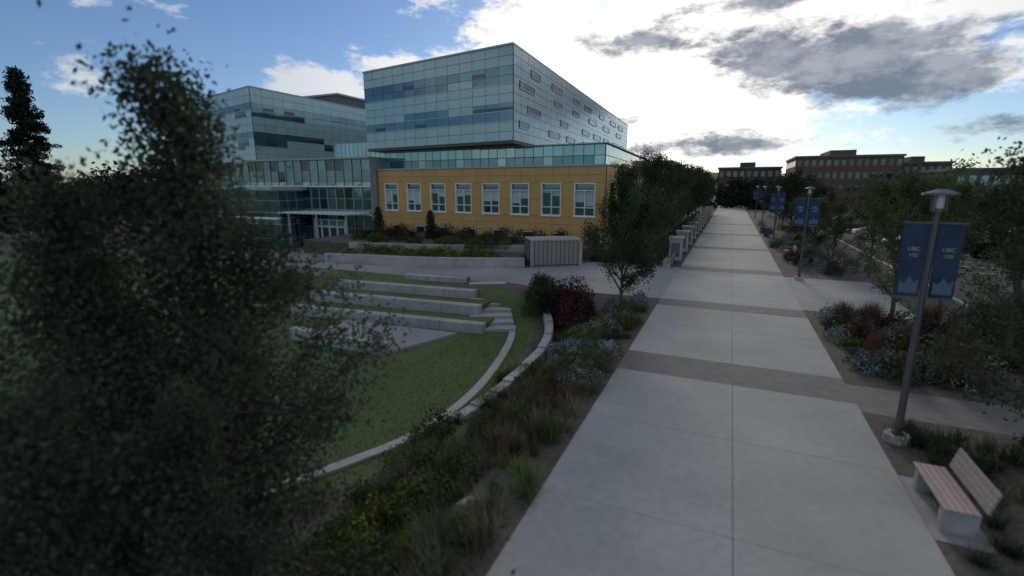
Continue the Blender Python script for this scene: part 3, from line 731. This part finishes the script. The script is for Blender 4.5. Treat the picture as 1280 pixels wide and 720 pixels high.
# ---------------------------------------------------------------- trees
tA=tree_mesh('tree_a',11,6.8,2.1,.14,34,22000,.06,.19,LEAFD)
tB=tree_mesh('tree_b',12,7.6,2.4,.16,30,17000,.07,.22,LEAFD)
tC=tree_mesh('tree_c',13,5.8,1.7,.16,22,9500,.05,.18,LEAF)
tF=[tree_mesh('tree_f%d'%i,30+i,8,2.6,.12,26,7000,.13,.28,LEAFD) for i in range(2)]
place('deciduous_tree',tA,(-4.15,21.3,-.35),0,(.76,.76,1.0))
for i,y in enumerate((37.5,43,49,56,63,71,80,90,100,112)): place('deciduous_tree',[tB,tA,tB][i%3] if y<60 else tF[i%2],(-5.3+U(-.4,.3),y,0),U(0,6),(.85,.85,U(.92,1.04)))
for i,y in enumerate((37.5,45,54,63,73,84,96,108)): place('deciduous_tree',[tC,tA][i%2] if y<60 else tF[i%2],(6.6+U(-.3,.3),y,0),U(0,6),U(.75,.88))
place('birch_tree',tC,(6.1,22.6,0),1,1.05)
place('birch_tree',tC,(8.6,20.0,0),2.5,1.05)
place('birch_tree',tB,(6.5,12.4,-.1),4,.82)
place('birch_tree',tC,(8.6,14.5,0),4,1.05)
place('birch_tree',tC,(8.2,35.6,0),3,1.0)
place('birch_tree',tC,(9.2,27.5,0),5,1.0)
place('birch_tree',tB,(10,33,0),5,.75)
nearm=[tree_mesh('near_tree_%d'%i,50+i,8.8,3.0,.06,46,36000,.05,.24,LEAFN,taper=1.35,up=(.4,.95)) for i in range(2)]
place('foreground_tree',nearm[0],(-6.9,4.5,-1.2),.6,.97)
place('foreground_tree',nearm[1],(-8.0,3.4,-1.25),2,.80)
place('foreground_tree',nearm[0],(-11.5,5.2,-1.3),4,.62)
place('foreground_tree',nearm[1],(-5.3,3.0,-1.0),1,.50)
place('foreground_tree',nearm[0],(-5.9,1.8,-1.0),3,.55)
cf=conifer_mesh('conifer',70,20,4.2,.08,16000,.28)
place('pine_tree',cf,(-81,32.5,-1.5),0,1.05); place('pine_tree',cf,(-90,31,-1.5),2,.85)
cs=conifer_mesh('small_conifer',71,3.0,.9,.03,5000,.08,LEAFD)
place('conifer_shrub',cs,(-31.5,38.2,.8),0,.9); place('conifer_shrub',cs,(-24.5,36.8,.8),1,.85)
def mass(name,pts,lm,leaf,n):
    Vs=[];Ts=[]
    for x,y,h,r in pts:
        kc=9; m=n; cz=rng.uniform(.2,1,kc); cc_=np.stack([rng.normal(size=kc)*r*.4*(1.3-cz),rng.normal(size=kc)*r*.4*(1.3-cz),cz*h*.9],1); k=rng.integers(0,kc,m); t=rng.uniform(.6,1.4,kc)
        C=np.array([x,y,-1.5])+cc_[k]+rng.normal(size=(m,3))*np.array([r*.33,r*.33,h*.10]); Vs.append(leaves(C,leaf)); Ts.append(t[k]*rng.uniform(.7,1.3,m))
    V=np.concatenate(Vs);T=np.concatenate(Ts); me=quadmesh(name,V,T,np.zeros(len(V)),[lm]); place(name,me,(0,0,0))
mass('distant_trees',[(U(-190,-85),U(45,120),U(7,12),U(3,5)) for _ in range(90)],PINE,.5,450)
pts=[(U(-60,140),U(190,260),U(7,13),U(4,6)) for _ in range(80)]+[(U(-6,12),U(128,160),U(6,9),U(3,4)) for _ in range(16)]+[(U(24,70),U(95,110),U(4,6.5),U(2,3)) for _ in range(26)]+[(U(19,22),U(35,95),U(4,6),U(1.6,2.4)) for _ in range(12)]
mass('distant_trees',pts,PINE,.5,420)
mb=MB(); n=60; pr=[]
for i in range(n):
    a=math.radians(-100+i*160/(n-1)); R_=1700; pr.append((R_*math.sin(a),R_*math.cos(a),20+22*math.sin(i*.37)+14*math.sin(i*.9+1)))
for i in range(n-1):
    a,b=pr[i],pr[i+1]; mb.poly([(a[0]*.8,a[1]*.8,-3),(b[0]*.8,b[1]*.8,-3),(b[0],b[1],b[2]),(a[0],a[1],a[2])],HILL)
mb.obj('hills')
